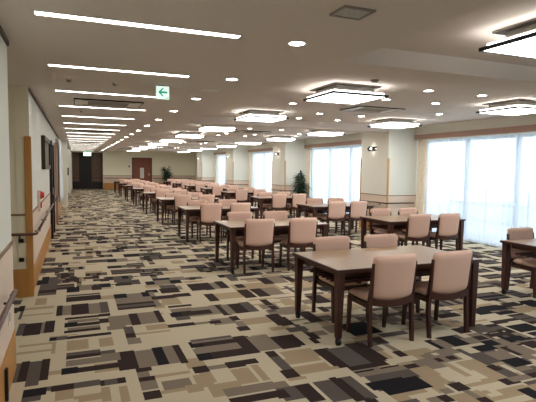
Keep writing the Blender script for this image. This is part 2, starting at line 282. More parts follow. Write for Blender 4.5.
#          cream            tan              taupe            grey-brown       dark brown     black
PALETTE = [(196,184,159), (164,145,118), (130,117,103), (92,84,79), (55,43,41), (34,32,36)]
TRACED = [
    (3.66,3.51,3.91,3.73,3), (3.49,3.56,3.63,3.70,4), (3.68,3.39,3.92,3.44,4), (3.49,3.38,3.64,3.43,5), (3.80,3.24,4.00,3.31,5), (4.34,4.04,4.64,4.18,5), (4.34,3.90,4.61,3.96,5),
    (4.06,3.67,4.22,3.73,4), (4.21,3.69,4.41,3.74,4), (4.08,3.39,4.21,3.57,5), (4.18,3.38,4.38,3.56,5), (4.70,4.08,4.96,4.22,4), (5.02,4.12,5.26,4.21,5), (4.67,4.36,4.85,4.42,5),
    (3.74,4.02,3.92,4.12,4), (4.76,4.57,5.02,4.63,3), (5.23,5.07,5.68,5.13,3), (2.25,4.37,2.40,4.72,4), (2.64,4.95,2.85,5.29,4), (2.97,5.46,3.11,5.64,5), (2.56,4.63,2.64,4.81,4),
    (2.04,3.90,2.10,4.34,3), (2.04,3.90,2.11,4.07,4), (1.93,4.36,2.05,4.62,4), (2.46,3.87,2.79,4.20,5), (2.78,6.04,2.92,6.36,4), (2.59,5.49,2.64,5.86,3), (1.92,5.68,2.52,6.14,1),
    (1.54,5.49,1.91,5.78,1), (1.58,4.50,1.90,4.70,1), (1.37,6.00,1.57,6.36,4), (1.56,5.98,1.69,6.37,4), (1.67,5.99,1.78,6.34,2), (1.78,6.00,1.89,6.38,4), (2.01,6.34,2.12,6.72,3),
    (2.00,5.97,2.10,6.13,4), (2.12,6.59,2.42,6.64,5), (2.40,6.03,2.58,6.40,4), (2.54,6.03,2.75,6.42,2), (1.48,5.45,1.59,5.78,4), (1.92,5.45,2.08,5.83,4), (2.11,5.45,2.26,5.84,4),
    (2.25,5.47,2.45,5.85,2), (2.04,5.09,2.13,5.32,4), (2.04,4.92,2.12,5.05,4), (1.11,4.95,1.62,5.27,2), (1.13,5.01,1.37,5.15,4), (1.49,4.88,1.54,5.28,4), (1.54,4.89,1.62,5.27,2),
    (1.62,4.91,1.78,5.27,4), (1.78,4.91,1.89,5.29,3), (1.50,4.68,1.58,4.81,4), (1.50,4.47,1.58,4.65,2), (1.49,4.35,1.58,4.47,4), (1.05,4.68,1.11,4.75,4), (1.10,4.69,1.29,4.74,2),
    (1.28,4.67,1.36,4.74,4), (1.90,4.38,2.03,4.74,4), (0.94,5.47,1.13,5.71,1), (0.82,5.38,0.93,5.59,1), (0.51,4.57,0.83,4.63,1), (0.49,6.78,0.71,6.97,3), (0.48,6.59,0.70,6.71,4),
    (0.28,6.56,0.42,6.76,5), (0.30,6.90,0.41,7.07,4), (0.87,6.50,1.00,6.68,5), (0.83,6.08,0.94,6.21,5), (1.00,6.46,1.26,6.73,2), (1.20,6.49,1.34,6.67,5), (1.02,6.26,1.22,6.43,3),
    (1.00,6.02,1.23,6.24,4), (0.41,5.46,0.89,6.13,2), (0.43,5.97,0.58,6.13,5), (0.77,5.93,0.82,6.15,5), (0.41,5.46,0.85,5.69,4), (0.42,5.55,0.83,5.61,3), (0.84,5.77,1.12,5.88,4),
    (1.10,5.80,1.33,5.91,4), (0.30,4.90,0.50,5.26,2), (0.51,4.88,0.64,5.26,4), (0.61,4.88,0.82,5.28,2), (0.79,4.88,0.84,5.29,4), (0.21,5.07,0.30,5.19,4), (0.23,5.39,0.32,5.84,3),
    (0.22,5.30,0.31,5.36,4), (0.43,4.65,0.51,4.85,3), (0.43,4.54,0.51,4.64,4), (0.43,4.42,0.51,4.51,2), (0.95,5.36,1.22,5.41,4), (0.95,5.17,1.20,5.31,2), (0.95,5.01,1.16,5.16,4),
    (0.95,5.01,1.05,5.13,5), (0.95,4.89,1.12,4.98,3), (0.84,4.68,1.07,4.76,4), (0.20,4.68,0.30,4.74,4), (-0.46,5.96,-0.34,6.26,1), (-0.53,5.78,-0.23,5.88,1), (-0.53,5.56,-0.23,5.61,1),
    (-0.44,6.38,-0.25,7.41,3), (-0.44,7.00,-0.38,7.45,5), (-0.45,6.52,-0.23,6.64,4), (-0.13,6.44,0.03,6.70,5), (0.02,6.51,0.20,6.78,2), (0.20,6.45,0.29,6.70,4), (-0.11,5.99,0.27,6.19,4),
    (-0.11,6.24,0.27,6.29,3), (-0.21,5.45,-0.17,5.84,4), (-0.16,5.44,-0.07,5.83,2), (-0.07,5.43,0.11,5.84,4), (0.11,5.40,0.25,5.83,2), (-0.58,5.45,-0.53,5.96,3), (-0.60,5.77,-0.55,5.96,5),
    (-0.53,4.93,-0.47,5.29,3), (-0.47,4.92,-0.33,5.27,4), (-0.34,4.92,-0.29,5.28,2), (-0.30,4.93,-0.23,5.30,4), (-0.11,5.29,0.23,5.34,4), (-0.10,5.17,0.22,5.23,2), (-0.10,5.03,0.22,5.12,4),
    (-0.10,5.03,0.00,5.17,5), (-0.10,4.93,0.21,4.99,2), (-0.11,4.87,0.21,4.92,4), (0.08,7.13,0.31,7.24,4), (-0.07,7.07,-0.02,7.33,4), (2.95,2.65,3.09,2.86,1), (2.79,2.77,2.84,3.01,1),
    (2.68,2.39,2.96,2.44,1), (2.68,2.62,2.98,2.67,1), (3.31,3.29,3.63,3.46,2), (3.30,3.13,3.50,3.23,5), (3.48,3.22,3.62,3.31,5), (3.50,3.37,3.62,3.43,4), (3.30,2.89,3.50,3.09,2),
    (3.29,2.79,3.50,2.90,5), (3.56,2.95,3.62,3.13,4), (3.60,2.92,3.79,3.12,2), (3.82,3.03,4.00,3.16,4), (3.84,3.24,3.98,3.31,5), (3.11,2.79,3.19,3.26,3), (3.11,2.79,3.18,2.87,4),
    (2.97,2.57,3.11,2.63,4), (3.06,2.58,3.30,2.63,2), (3.27,2.59,3.37,2.64,4), (2.96,2.33,3.08,2.46,5), (2.56,2.62,2.66,2.67,4), (2.57,2.44,2.63,2.60,2), (2.59,2.40,2.65,2.45,4),
    (2.58,2.68,2.65,2.73,2), (2.45,2.75,2.60,3.04,1), (2.65,3.28,2.92,3.37,1), (2.79,2.88,2.84,3.04,1), (2.04,2.62,2.16,2.68,1), (2.13,3.07,2.43,3.13,4), (2.46,3.06,2.63,3.12,4),
    (2.59,3.06,2.81,3.15,2), (2.78,3.08,2.90,3.14,4), (2.86,3.09,2.98,3.14,2), (2.92,3.08,3.00,3.14,4), (2.04,2.90,2.45,3.06,3), (2.03,2.73,2.42,2.91,5), (2.55,3.61,2.67,3.73,4),
    (2.57,3.37,2.63,3.58,2), (2.56,3.28,2.64,3.39,4), (3.01,3.32,3.08,3.51,5), (3.07,3.31,3.17,3.51,2), (3.18,3.32,3.36,3.53,5), (2.44,2.61,2.53,2.67,2), (2.56,2.63,2.65,2.70,4),
    (2.24,2.53,2.36,2.59,2), (2.34,2.52,2.43,2.58,4), (1.85,2.68,1.90,2.73,4), (1.61,3.58,1.93,3.73,1), (1.58,3.26,1.89,3.39,1), (1.46,3.17,1.61,3.22,1), (1.69,3.79,1.87,4.09,4),
    (1.85,3.81,1.90,4.08,4), (2.02,3.81,2.07,3.95,4), (1.50,3.25,1.56,3.37,4), (1.91,3.27,2.04,3.66,4), (2.04,3.25,2.21,3.65,3), (2.24,3.28,2.42,3.67,4), (2.04,3.22,2.28,3.28,4),
    (2.01,3.12,2.24,3.21,2), (2.02,3.07,2.19,3.14,5), (1.31,2.90,1.48,3.10,3), (1.48,2.83,1.60,3.10,4), (1.61,2.78,1.75,3.10,3), (1.77,2.74,1.82,3.11,4), (1.83,2.74,1.91,3.10,3),
    (1.30,2.96,1.37,3.06,4), (0.81,3.29,0.94,3.53,1), (1.12,3.26,1.26,3.53,1), (1.28,3.24,1.34,3.52,1), (0.82,3.66,0.95,3.86,1), (0.73,3.25,0.83,3.37,1), (0.95,4.21,1.35,4.26,3),
    (0.95,4.11,1.41,4.16,4), (0.95,4.11,1.06,4.22,5), (0.94,3.90,1.39,4.05,2), (0.95,3.80,1.47,3.87,4), (0.95,3.80,1.06,3.88,5), (1.36,3.80,1.48,4.18,4), (1.47,3.79,1.68,4.16,2),
    (0.84,3.57,0.95,3.64,4), (0.95,3.58,1.12,3.63,2), (1.12,3.57,1.26,3.65,4), (1.28,3.58,1.37,3.65,4), (0.95,3.09,1.35,3.22,2), (0.96,3.02,1.34,3.07,4), (1.51,3.58,1.58,3.77,4),
    (0.14,3.33,0.20,3.55,1), (0.28,3.28,0.33,3.53,1), (0.53,3.30,0.75,3.35,1), (0.18,4.38,0.30,4.61,1), (0.52,3.57,0.81,3.62,1), (0.31,3.82,0.45,4.18,4), (0.45,3.81,0.63,4.18,2),
    (0.62,3.80,0.68,4.18,5), (0.68,3.81,0.78,4.19,2), (0.78,3.79,0.84,4.20,4), (0.17,4.02,0.32,4.21,2), (0.16,3.88,0.31,3.96,4), (0.18,4.21,0.31,4.27,3), (0.44,3.73,0.52,3.78,4),
    (0.43,3.61,0.52,3.72,2), (0.43,3.56,0.52,3.61,4), (0.43,3.40,0.53,3.55,2), (0.43,3.26,0.53,3.37,4), (0.15,3.60,0.20,3.66,4), (0.19,3.60,0.30,3.65,3), (0.27,3.58,0.32,3.66,4),
    (0.43,4.53,0.51,4.59,4), (0.43,4.36,0.53,4.50,2), (-0.48,4.75,-0.23,4.80,0), (-0.47,4.60,-0.22,4.66,1), (-0.48,4.42,-0.22,4.47,1), (-0.08,4.37,0.10,4.63,1), (-0.17,4.39,-0.08,4.65,0),
    (-0.22,4.36,-0.17,4.66,1), (-0.20,3.90,-0.10,3.98,1), (-0.16,3.44,-0.03,3.60,1), (-0.47,3.84,-0.41,4.23,3), (-0.41,3.85,-0.36,4.25,4), (-0.35,3.75,-0.27,4.23,3), (-0.27,3.84,-0.21,4.23,4),
    (-0.35,3.51,-0.23,3.60,3), (-0.36,3.59,-0.22,3.69,5), (-0.22,3.63,-0.17,3.68,3), (-0.17,3.62,-0.03,3.69,4), (-0.03,3.62,0.15,3.68,3), (-0.10,4.26,0.18,4.32,3), (-0.10,4.18,0.17,4.24,4),
    (-0.09,4.03,0.17,4.13,2), (-0.10,3.88,0.16,3.97,4), (-0.10,3.88,-0.01,4.00,5), (-0.23,4.70,-0.18,4.76,5), (-0.17,4.70,-0.08,4.75,3), (-0.08,4.68,0.20,4.73,4),
    (0.95,3.81,1.45,4.22,2), (0.95,4.09,1.39,4.17,4), (0.95,4.09,1.04,4.14,5), (0.95,3.81,1.44,3.90,4), (0.95,3.81,1.05,3.90,5), (1.37,3.82,1.45,4.21,4), (1.46,3.80,1.67,4.17,2),
    (0.83,3.58,0.96,3.65,4), (0.95,3.59,1.12,3.64,2), (1.12,3.58,1.26,3.66,4), (1.27,3.59,1.37,3.65,4), (1.13,3.30,1.24,3.53,1), (1.29,3.30,1.34,3.56,1), (0.87,3.35,0.95,3.56,1),
    (0.96,3.09,1.43,3.21,2), (0.96,3.00,1.39,3.06,4), (1.49,2.83,1.59,3.10,4), (1.64,2.77,1.77,3.10,3), (1.81,2.77,1.86,3.10,4), (1.89,2.72,1.95,3.10,3), (1.92,3.27,2.06,3.67,4),
    (2.05,3.25,2.24,3.66,3), (2.24,3.25,2.41,3.68,4), (2.02,3.18,2.38,3.23,4), (2.01,3.07,2.45,3.12,2), (1.99,2.84,2.32,2.94,5), (1.49,3.24,1.58,3.76,3), (1.52,3.67,1.58,3.76,4),
    (1.49,3.24,1.59,3.36,4), (1.58,3.44,1.89,3.57,1), (1.62,3.25,1.94,3.31,1)]
carpet()

# ------------------------------------------------------------------ ceiling: lower main part, raised bays, beams
bm = bmesh.new(); box(bm, -2.3, YB, ZC, 2.16, YF+.1, ZC+.5)
struct(obj('ceiling', bm, 'ceiling'))
bm = bmesh.new(); box(bm, 2.16, YB, ZR, XW+.1, YF+.1, ZC+.5)
struct(obj('ceiling_recess', bm, 'ceiling'))
for i, (a, b) in enumerate(BEAM):
    bm = bmesh.new(); box(bm, 2.16, a, ZC, XW, b, ZR); struct(obj('beam', bm, 'ceiling'))

# ------------------------------------------------------------------ walls
def dressed_wall(name, b, normal, m='wall', base=.31, dado=.985, rail=None, wains='wainscot'):
    """a wall box with plinth, dado strip and wainscot on one face (normal 'x+','y-','x-')"""
    o = struct(boxobj(name, b, m))
    x0, y0, z0, x1, y1, z1 = b
    def strip(n, za, zb, t, mm):
        if normal == 'x+': bb = (x1, y0, za, x1+t, y1, zb)
        elif normal == 'x-': bb = (x0-t, y0, za, x0, y1, zb)
        else: bb = (x0, y0-t, za, x1, y0, zb)
        return boxobj(n, bb, mm, o)
    strip('plinth', 0, base, .014, 'oak'); strip('wainscot', base, dado, .006, wains); strip('dado_strip', dado, dado+.022, .012, 'dado')
    return o
dressed_wall('wall_left', (-.6, YB, 0, -.464, 4.15, ZC), 'x+')
dressed_wall('wall_left_far', (-.65, 6.4, 0, -.514, YF, ZC), 'x+')
struct(boxobj('trim_20', (-.514, 6.5, ZC-.035, -.495, YF, ZC), 'shadowgap'))  # dark strips paint the shade of the gap between wall and ceiling
struct(boxobj('trim_21', (-.464, YB, ZC-.035, -.448, 4.15, ZC), 'shadowgap'))
struct(boxobj('wall_alcove_back', (-2.3, 4.15, 0, -2.2, 6.4, ZC), 'beige'))
struct(boxobj('wall_alcove_near', (-2.3, 4.05, 0, -.6, 4.15, ZC), 'beige'))
dressed_wall('wall_alcove_side', (-2.2, 6.4, 0, -.65, 6.55, ZC), 'y-', m='beige', base=.34, wains='beige')
# the end face of the corridor wall that closes the alcove
o = struct(boxobj('wall_alcove_return', (-.65, 6.385, 0, -.5, 6.4, ZC), 'beige'))
boxobj('plinth', (-.65, 6.371, 0, -.555, 6.385, .34), 'oak', o); boxobj('dado_strip', (-.65, 6.373, .985, -.555, 6.385, 1.007), 'dado', o)
struct(boxobj('trim_1', (-.558, 6.365, 0, -.482, 6.42, 1.93), 'oak', bevel=.006))
struct(boxobj('wall_back', (-.6, YB-.1, 0, XW+.2, YB, ZC+.3), 'wall'))
DX0, DX1, DZ = -.18, 1.75, 2.46     # the dark doorway at the corridor's end
struct(boxobj('wall_far_lintel', (-.6, YF, DZ, DX1, YF+.15, ZC+.2), 'wall'))
struct(boxobj('wall_far_jamb', (-.6, YF, 0, DX0, YF+.15, DZ), 'wall'))
wf = dressed_wall('wall_far', (DX1, YF, 0, XW+.2, YF+.15, ZR), 'y-', m='wallfar_brightened', base=.42, dado=.93)

# end of corridor: dark panelled entrance, recessed
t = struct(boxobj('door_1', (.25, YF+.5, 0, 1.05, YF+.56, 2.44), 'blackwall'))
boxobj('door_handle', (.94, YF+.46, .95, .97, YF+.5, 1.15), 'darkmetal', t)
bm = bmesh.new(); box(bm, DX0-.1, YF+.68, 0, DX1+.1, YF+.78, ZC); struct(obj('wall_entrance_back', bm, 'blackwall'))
for nm, xa, xb in (('wall_entrance_left', DX0-.1, DX0), ('wall_entrance_right', DX1, DX1+.1)):
    struct(boxobj(nm, (xa, YF+.15, 0, xb, YF+.68, DZ), 'brownpanel'))
struct(boxobj('ceiling_entrance', (DX0-.1, YF+.15, DZ, DX1+.1, YF+.7, DZ+.1), 'brownpanel'))
for i, (xa, xb) in enumerate(((DX0, .25), (1.05, DX1))):
    p = struct(boxobj('trim_%d' % (2+i), (xa, YF+.45, 0, xb, YF+.55, DZ), 'brownpanel'))
    boxobj('panel_inset', (xa+.07, YF+.44, .62, xb-.07, YF+.45, 2.3), 'greymid' if False else 'brownpanel', p)
    boxobj('plinth', (xa, YF+.43, 0, xb, YF+.45, .5), 'blackwall', p)
    boxobj('panel_rail', (xa, YF+.40, .72, xb, YF+.45, .78), 'rail', p)
# far red-brown door
d2 = struct(boxobj('door_2', (3.72, YF-.03, 0, 4.96, YF+.01, 2.12), 'reddoor'))
boxobj('door_glass', (4.2, YF-.036, .75, 4.47, YF-.028, 1.48), 'doorslit', d2)
bm = bmesh.new(); box(bm, 3.66, YF-.045, 0, 3.72, YF, 2.18); box(bm, 4.96, YF-.045, 0, 5.02, YF, 2.18); box(bm, 3.72, YF-.045, 2.12, 4.96, YF, 2.18)
obj('door_frame', bm, 'darkwood', d2)
boxobj('door_handle', (4.80, YF-.07, .95, 4.84, YF-.03, 1.1), 'whitemetal', d2)
tag(boxobj('switch_plate', (3.42, YF-.012, 1.50, 3.54, YF, 1.64), 'greymid', bevel=.003), 'small grey switch plate left of the red-brown door', 'switch')

# left corridor wall details: dark door further along, its frame
d3 = struct(boxobj('door_3', (-.513, 11.45, 0, -.498, 12.35, 2.05), 'reddoor'))
bm = bmesh.new(); box(bm, -.514, 11.33, 0, -.455, 11.45, 2.12); box(bm, -.514, 12.35, 0, -.455, 12.47, 2.12); box(bm, -.514, 11.45, 2.05, -.455, 12.35, 2.12)
obj('door_frame', bm, 'blackwall', d3); boxobj('door_handle', (-.498, 11.55, .95, -.45, 11.6, 1.1), 'whitemetal', d3)
struct(boxobj('trim_4', (-.514, 14.2, 0, -.44, 14.5, 2.2), 'valance'))
struct(boxobj('wall_left_pier', (-.514, 20.0, 0, -.28, 20.9, ZC), 'wall'))
struct(boxobj('wall_left_recess', (-.514, 29.5, 0, -.22, 30.0, ZC), 'wall'))

# ------------------------------------------------------------------ window wall, pillars
for k, (a, b) in enumerate(PIL):
    o = struct(boxobj('pillar', (XP, a, 0, XW+.2, b, ZR), 'wall'))
    bm = bmesh.new()
    box(bm, XP-.006, a, .31, XP, b, .93); box(bm, XP, a-.006, .31, XW, a, .93); obj('wainscot', bm, 'wainscot', o)
    bm = bmesh.new(); box(bm, XP-.012, a-.012, .93, XP, b, .95); box(bm, XP, a-.012, .93, XW, a, .95); obj('dado_strip', bm, 'dado', o)
    bm = bmesh.new(); box(bm, XP-.016, a-.016, 0, XP, b, .31); box(bm, XP, a-.016, 0, XW, a, .31); obj('plinth', bm, 'oak', o)
    for yy in (a, b):
        boxobj('corner_trim', (XP-.012, yy-.012 if yy == a else yy-.028, .31, XP+.028, yy+.028 if yy == a else yy+.012, 1.87), 'paleoak', o, bevel=.004)
GAPS = [(YB, PIL[0][0])] + [(PIL[k][1], PIL[k+1][0]) for k in range(4)] + [(PIL[4][1], YF)]
for k, (a, b) in enumerate(GAPS):
    if k == 5:      # last stretch by the far wall is blank
        struct(boxobj('wall_right_end', (XW, a, 0, XW+.2, b, ZR), 'wall')); continue
    struct(boxobj('wall_right_header', (7.99, a, 2.33, XW+.2, b, ZR), 'wall'))
    v = struct(boxobj('trim_%d' % (5+k), (7.965, a, 2.345, 7.99, b, 2.465), 'valance'))
    # window: frame, mullions, panes
    wn = struct(boxobj('window_%d' % (k+1), (8.22, a, 0, 8.32, b, .06), 'alu'))
    ms = [m_ for m_ in (b-.15-1.35*i for i in range(12)) if m_ > a+.15] + [a+.04]
    bm = bmesh.new(); box(bm, 8.22, a, 2.27, 8.30, b, 2.33)
    for yy in ms: box(bm, 8.22, yy-.04, .06, 8.30, yy+.04, 2.27)
    obj('window_frame', bm, 'alu', wn)
    for p, q in zip(ms, ms[1:]): boxobj('pane', (8.255, q+.04, .06, 8.265, p-.04, 2.27), 'glass', wn)

def curtain_mesh(y0, y1, x, z0, z1, amp, wl, seed, n_per=7):
    rs = random.Random(seed); n = max(8, int((y1-y0)/wl*n_per)); bm = bmesh.new(); rows = []
    ph = rs.uniform(0, 6)
    for zi in range(9):
        f = zi/8; row = []
        for i in range(n+1):
            y = y0+(y1-y0)*i/n
            a = amp*(.45+.55*f)*(1+.35*math.sin(y*2.1+ph))
            row.append(bm.verts.new((x+a*math.sin(2*PI*y/wl+ph+.5*math.sin(y*1.7)), y, z1+(z0-z1)*f)))
        rows.append(row)
    for A, B in zip(rows, rows[1:]):
        for i in range(n): bm.faces.new((A[i], A[i+1], B[i+1], B[i]))
    return bm
WHERE = ['nearest window', 'first window beyond the nearest pillar', 'second window beyond the nearest pillar', 'third window beyond the nearest pillar']
WHERE = ['window nearest the camera', 'second window from the front', 'third window from the front', 'fourth window from the front']
for k in range(1, 5):
    a, b = GAPS[k]
    mid = (a+b)/2
    for s, (ya, yb) in enumerate(((a+.05, mid-.01), (mid+.01, b-.40))):
        t = thing('sheer_curtain', 'white sheer curtain over the %s half of the %s' % (('nearer', 'farther')[s], WHERE[k-1]), 'curtain', (8.09, (ya+yb)/2, .02), 0, 'sheer curtains')
        bm = curtain_mesh(ya-(ya+yb)/2, yb-(ya+yb)/2, 0, .01, 2.36, .026, .14, k*2+s)
        obj('voile_panel', bm, 'sheer', t, smooth=True)
    for s, (ya, yb) in enumerate(((b-.38, b-.03),)):
        t = thing('drape', 'patterned beige drape gathered at the far end of the %s' % WHERE[k-1], 'drape', (8.05, (ya+yb)/2, .03), 0, 'gathered drapes')
        bm = curtain_mesh(ya-(ya+yb)/2, yb-(ya+yb)/2, 0, 0, 2.34, .03, .085, 50+k)
        o = obj('cloth', bm, 'drape', t, smooth=True)
        so = o.modifiers.new('thick', 'SOLIDIFY'); so.thickness = .004

t = thing('hanging_curtain', 'narrow white curtain hanging on the left corridor wall past the doors', 'curtain', (-.42, 16.6, .5))
bm = curtain_mesh(-1.5, 1.5, 0, 0, 1.85, .04, .3, 91)
o = obj('cloth', bm, 'whitecloth', t, smooth=True); so = o.modifiers.new('thick', 'SOLIDIFY'); so.thickness = .004
bm = bmesh.new(); tube(bm, [(0, -1.55, 1.86), (0, 1.55, 1.86)], .012, 8); box(bm, -.09, -1.5, 1.85, 0, -1.48, 1.87); box(bm, -.09, 1.48, 1.85, 0, 1.5, 1.87)
obj('curtain_rod', bm, 'whitemetal', t)

# ------------------------------------------------------------------ outside
struct(boxobj('balcony_floor', (8.32, YB, -.15, 9.8, YF, -.02), 'concrete'))
r = thing('balcony_railing', 'pale balcony railing faint behind the sheer curtains', 'railing', (9.7, 12, -.02))
for i in range(29):
    bm = bmesh.new(); box(bm, -.02, -14+i*1.25-.02, 0, .02, -14+i*1.25+.02, 1.1); obj('post', bm, 'alu', r)
bm = bmesh.new(); box(bm, -.025, -14, 1.1, .025, 21, 1.125); obj('top_rail', bm, 'alu', r)
bm = bmesh.new(); box(bm, -.015, -14, .3, .015, 21, .34); box(bm, -.015, -14, .75, .015, 21, .78); obj('middle_rail', bm, 'alu', r)
struct(boxobj('ground_outside', (40, -150, -15.2, 300, 200, -15), 'ground'))

# ------------------------------------------------------------------ handrails
def handrail(name, label, pts, brs, bdir):
    t = thing(name, label, 'handrail', (pts[0][0], pts[0][1], 0), 0)
    o0 = Vector((pts[0][0], pts[0][1], 0))
    bm = bmesh.new(); tube(bm, [Vector(p)-o0 for p in pts], .017, 10); obj('rail', bm, 'rail', t, smooth=True)
    for p in brs:
        q = Vector(p)-o0; e = q+Vector(bdir(p))
        bm = bmesh.new(); tube(bm, [q+Vector((0,0,-.012)), q+Vector((0,0,-.05)), e+Vector((0,0,-.05))], .009, 8)
        obj('bracket', bm, 'darkmetal', t)
handrail('handrail', 'brown wooden handrail on the left wall nearest the camera', [(-.40, YB+.05, .71), (-.40, 3.68, .71), (-.405, 3.76, .70), (-.43, 3.80, .66), (-.452, 3.80, .61)],
         [(-.40, y, .71) for y in (-1.6, -.2, 1.2, 2.6, 3.6)], lambda p: (-.06, 0, 0))
handrail('handrail', 'short brown handrail crossing the alcove end wall beside oak trim', [(-2.1, 6.31, .77), (-.47, 6.31, .77), (-.44, 6.34, .77), (-.44, 6.6, .77)],
         [(x, 6.31, .77) for x in (-1.8, -1.2, -.62)], lambda p: (0, .07, 0))
handrail('handrail', 'long brown handrail along the left corridor wall past the picture', [(-.44, 6.75, .77), (-.44, 11.2, .77)],
         [(-.44, y, .77) for y in (7.0, 8.4, 9.8, 11.0)], lambda p: (-.07, 0, 0))
handrail('handrail', 'distant brown handrail on the left wall beyond the dark door frame', [(-.44, 12.6, .77), (-.44, 14.1, .77)],
         [(-.44, y, .77) for y in (12.9, 13.9)], lambda p: (-.07, 0, 0))
for k in range(1, 5):
    a, b = PIL[k]
    handrail('handrail', 'brown handrail wrapping the %s wall pillar from the front' % ORD[k-1], [(XP-.06, b-.08, .755), (XP-.06, a-.04, .755), (XP-.04, a-.06, .755), (XW-.15, a-.06, .755)],
             [(XP-.06, b-.25, .755), (XP-.06, a+.25, .755)], lambda p: (.06, 0, 0))
handrail('handrail', 'brown handrail along the far wall left of the red-brown door', [(DX1+.1, YF-.06, .755), (3.6, YF-.06, .755)], [(x, YF-.06, .755) for x in (2.0, 2.7, 3.4)], lambda p: (0, .06, 0))
handrail('handrail', 'brown handrail along the far wall behind the potted plant', [(5.1, YF-.06, .755), (7.9, YF-.06, .755)], [(x, YF-.06, .755) for x in (5.4, 6.6, 7.7)], lambda p: (0, .06, 0))

# ------------------------------------------------------------------ ceiling lights
def make_panel(label, loc):
    t = thing('ceiling_panel_light', label, 'ceiling light', loc, 0, 'square ceiling panel lights')
    h = .415
    bm = bmesh.new(); box(bm, -.35, -.35, -.015, .35, .35, 0); obj('base_plate', bm, 'grey', t)
    bm = bmesh.new(); box(bm, -.28, -.28, -.086, .28, .28, -.015); obj('neck', bm, 'whitemetal', t)
    bm = bmesh.new(); box(bm, -.375, -.375, -.118, .375, .375, -.092); obj('upper_diffuser', bm, 'side', t)
    bm = bmesh.new(); box(bm, -.378, -.378, -.092, .378, .378, -.086); obj('glow_shield', bm, 'greymid', t)  # plate added to keep the upper diffuser's glow off the ceiling
    bm = bmesh.new(); ring_frame(bm, -h, -h, h, h, -.147, -.119, .016); obj('frame', bm, 'blackplastic', t)
    bm = bmesh.new(); box(bm, -h+.014, -h+.014, -.140, h-.014, h-.014, -.12); obj('diffuser', bm, 'panel', t)
    return t
LY = [2.555+3.15*k for k in range(10)]
proto = None
for col, (x, cn) in enumerate(((3.385, 'corridor-side'), (6.53, 'window-side'))):
    for k, y in enumerate(LY):
        if col == 1 and k == 0: continue
        kk = k-col
        lab = 'glowing square ceiling panel light, %s from the front in the %s line' % (ORD[kk], cn)
        if proto is None: proto = make_panel(lab, (x, y, ZR))
        else: dup(proto, (x, y, ZR), 0, lab)
def make_line(label, loc):
    t = thing('linear_ceiling_light', label, 'ceiling light', loc, 0, 'recessed linear corridor lights')
    bm = bmesh.new(); ring_frame(bm, -.66, -.048, .66, .048, -.006, 0, .010); obj('trim', bm, 'whitemetal', t)
    bm = bmesh.new(); box(bm, -.65, -.038, -.004, .65, .038, 0); obj('diffuser', bm, 'line', t)
    return t
proto = None
for k in range(19):
    y = 3.293+1.6313*k
    lab = 'white linear ceiling light, %s from the front along the corridor' % ORD[k]
    if proto is None: proto = make_line(lab, (.437, y, ZC))
    else: dup(proto, (.437, y, ZC), 0, lab)
for k in (1, 2):  # unseen repeats of the corridor line, added to light the foreground
    dup(proto, (.437, 3.293-1.6313*k, ZC), 0, 'unseen white linear ceiling light added behind the viewpoint, %s back from the front one' % ORD[k-1])
def make_down(label, loc, group):
    t = thing('downlight', label, 'downlight', loc, 0, group)
    bm = bmesh.new()
    A = []; N = 20
    for r, z in ((.075, 0), (.075, -.006), (.058, -.006), (.058, 0)):
        A.append([bm.verts.new((r*math.cos(2*PI*i/N), r*math.sin(2*PI*i/N), z)) for i in range(N)])
    for P, Q in zip(A, A[1:]+A[:1]):
        for i in range(N): bm.faces.new((P[i], P[(i+1)%N], Q[(i+1)%N], Q[i]))
    obj('trim_ring', bm, 'whitemetal', t)
    bm = bmesh.new(); cyl(bm, (0, 0, -.004), .058, .004, n=20); obj('lens', bm, 'down', t)
    return t
dproto = make_down('round downlight, first from the front in the corridor line', (1.535, 3.285, ZC), 'downlights along the corridor edge')
for k in range(1, 20):
    dup(dproto, (1.535, 3.285+1.5952*k, ZC), 0, 'round downlight, %s from the front in the corridor line' % ORD[k])
for k in range(1, 10):
    cy = 5.84+3.15*(k-1)
    for dx, dy, q in ((-.48, -.48, 'near left'), (.48, -.48, 'near right'), (-.48, .48, 'far left'), (.48, .48, 'far right')):
        dup(dproto, (4.98+dx, cy+dy, ZR), 0, 'small downlight, %s one of the %s group of four from the front' % (q, ORD[k-1]), 'downlights in groups of four')
for k in range(4):
    y = 7.4+6.3*k
    dup(dproto, (3.4, y, ZR), 0, 'single downlight between corridor-side square lights, %s bay from the front' % ORD[k], 'single downlights between square lights')
    dup(dproto, (6.56, y+.08, ZR), 0, 'single downlight between window-side square lights, %s bay from the front' % ORD[k], 'single downlights between square lights')

# wash lights onto the window header belong to small downlights by the curtains
# ------------------------------------------------------------------ air conditioners, vents, detectors
def make_ac(label, loc):
    t = thing('ceiling_air_conditioner', label, 'air conditioner', loc, 0, 'ceiling cassette air conditioners')
    bm = bmesh.new(); ring_frame(bm, -.47, -.34, .47, .34, -.018, 0, .014); obj('panel_frame', bm, 'darkmetal', t)
    bm = bmesh.new(); box(bm, -.456, -.326, -.016, .456, .326, 0); obj('panel', bm, 'whitemetal', t)
    bm = bmesh.new()
    for i in range(9): box(bm, -.28, -.2+i*.045, -.020, .28, -.2+i*.045+.02, -.016)
    obj('intake_grille', bm, 'greymid', t)
    for s in (-1, 1):
        bm = bmesh.new(); box(bm, -.36, s*.26-.02, -.019, .36, s*.26+.02, -.016); obj('louvre', bm, 'greymid', t)
    return t
aproto = make_ac('ceiling air conditioner cassette nearest the camera over the corridor', (.465, 7.52, ZC))
dup(aproto, (.465, 14.0, ZC), 0, 'second ceiling air conditioner cassette further along the corridor')
dup(aproto, (.465, 20.6, ZC), 0, 'third ceiling air conditioner cassette far along the corridor')
for k in range(4):
    dup(aproto, (5.0, 7.45+6.3*k, ZR), 0, 'ceiling air conditioner cassette over the tables, %s from the front' % ORD[k])
t = thing('ceiling_vent', 'square brown grille vent in the ceiling near the first downlight', 'vent', (1.53, 2.51, ZC))
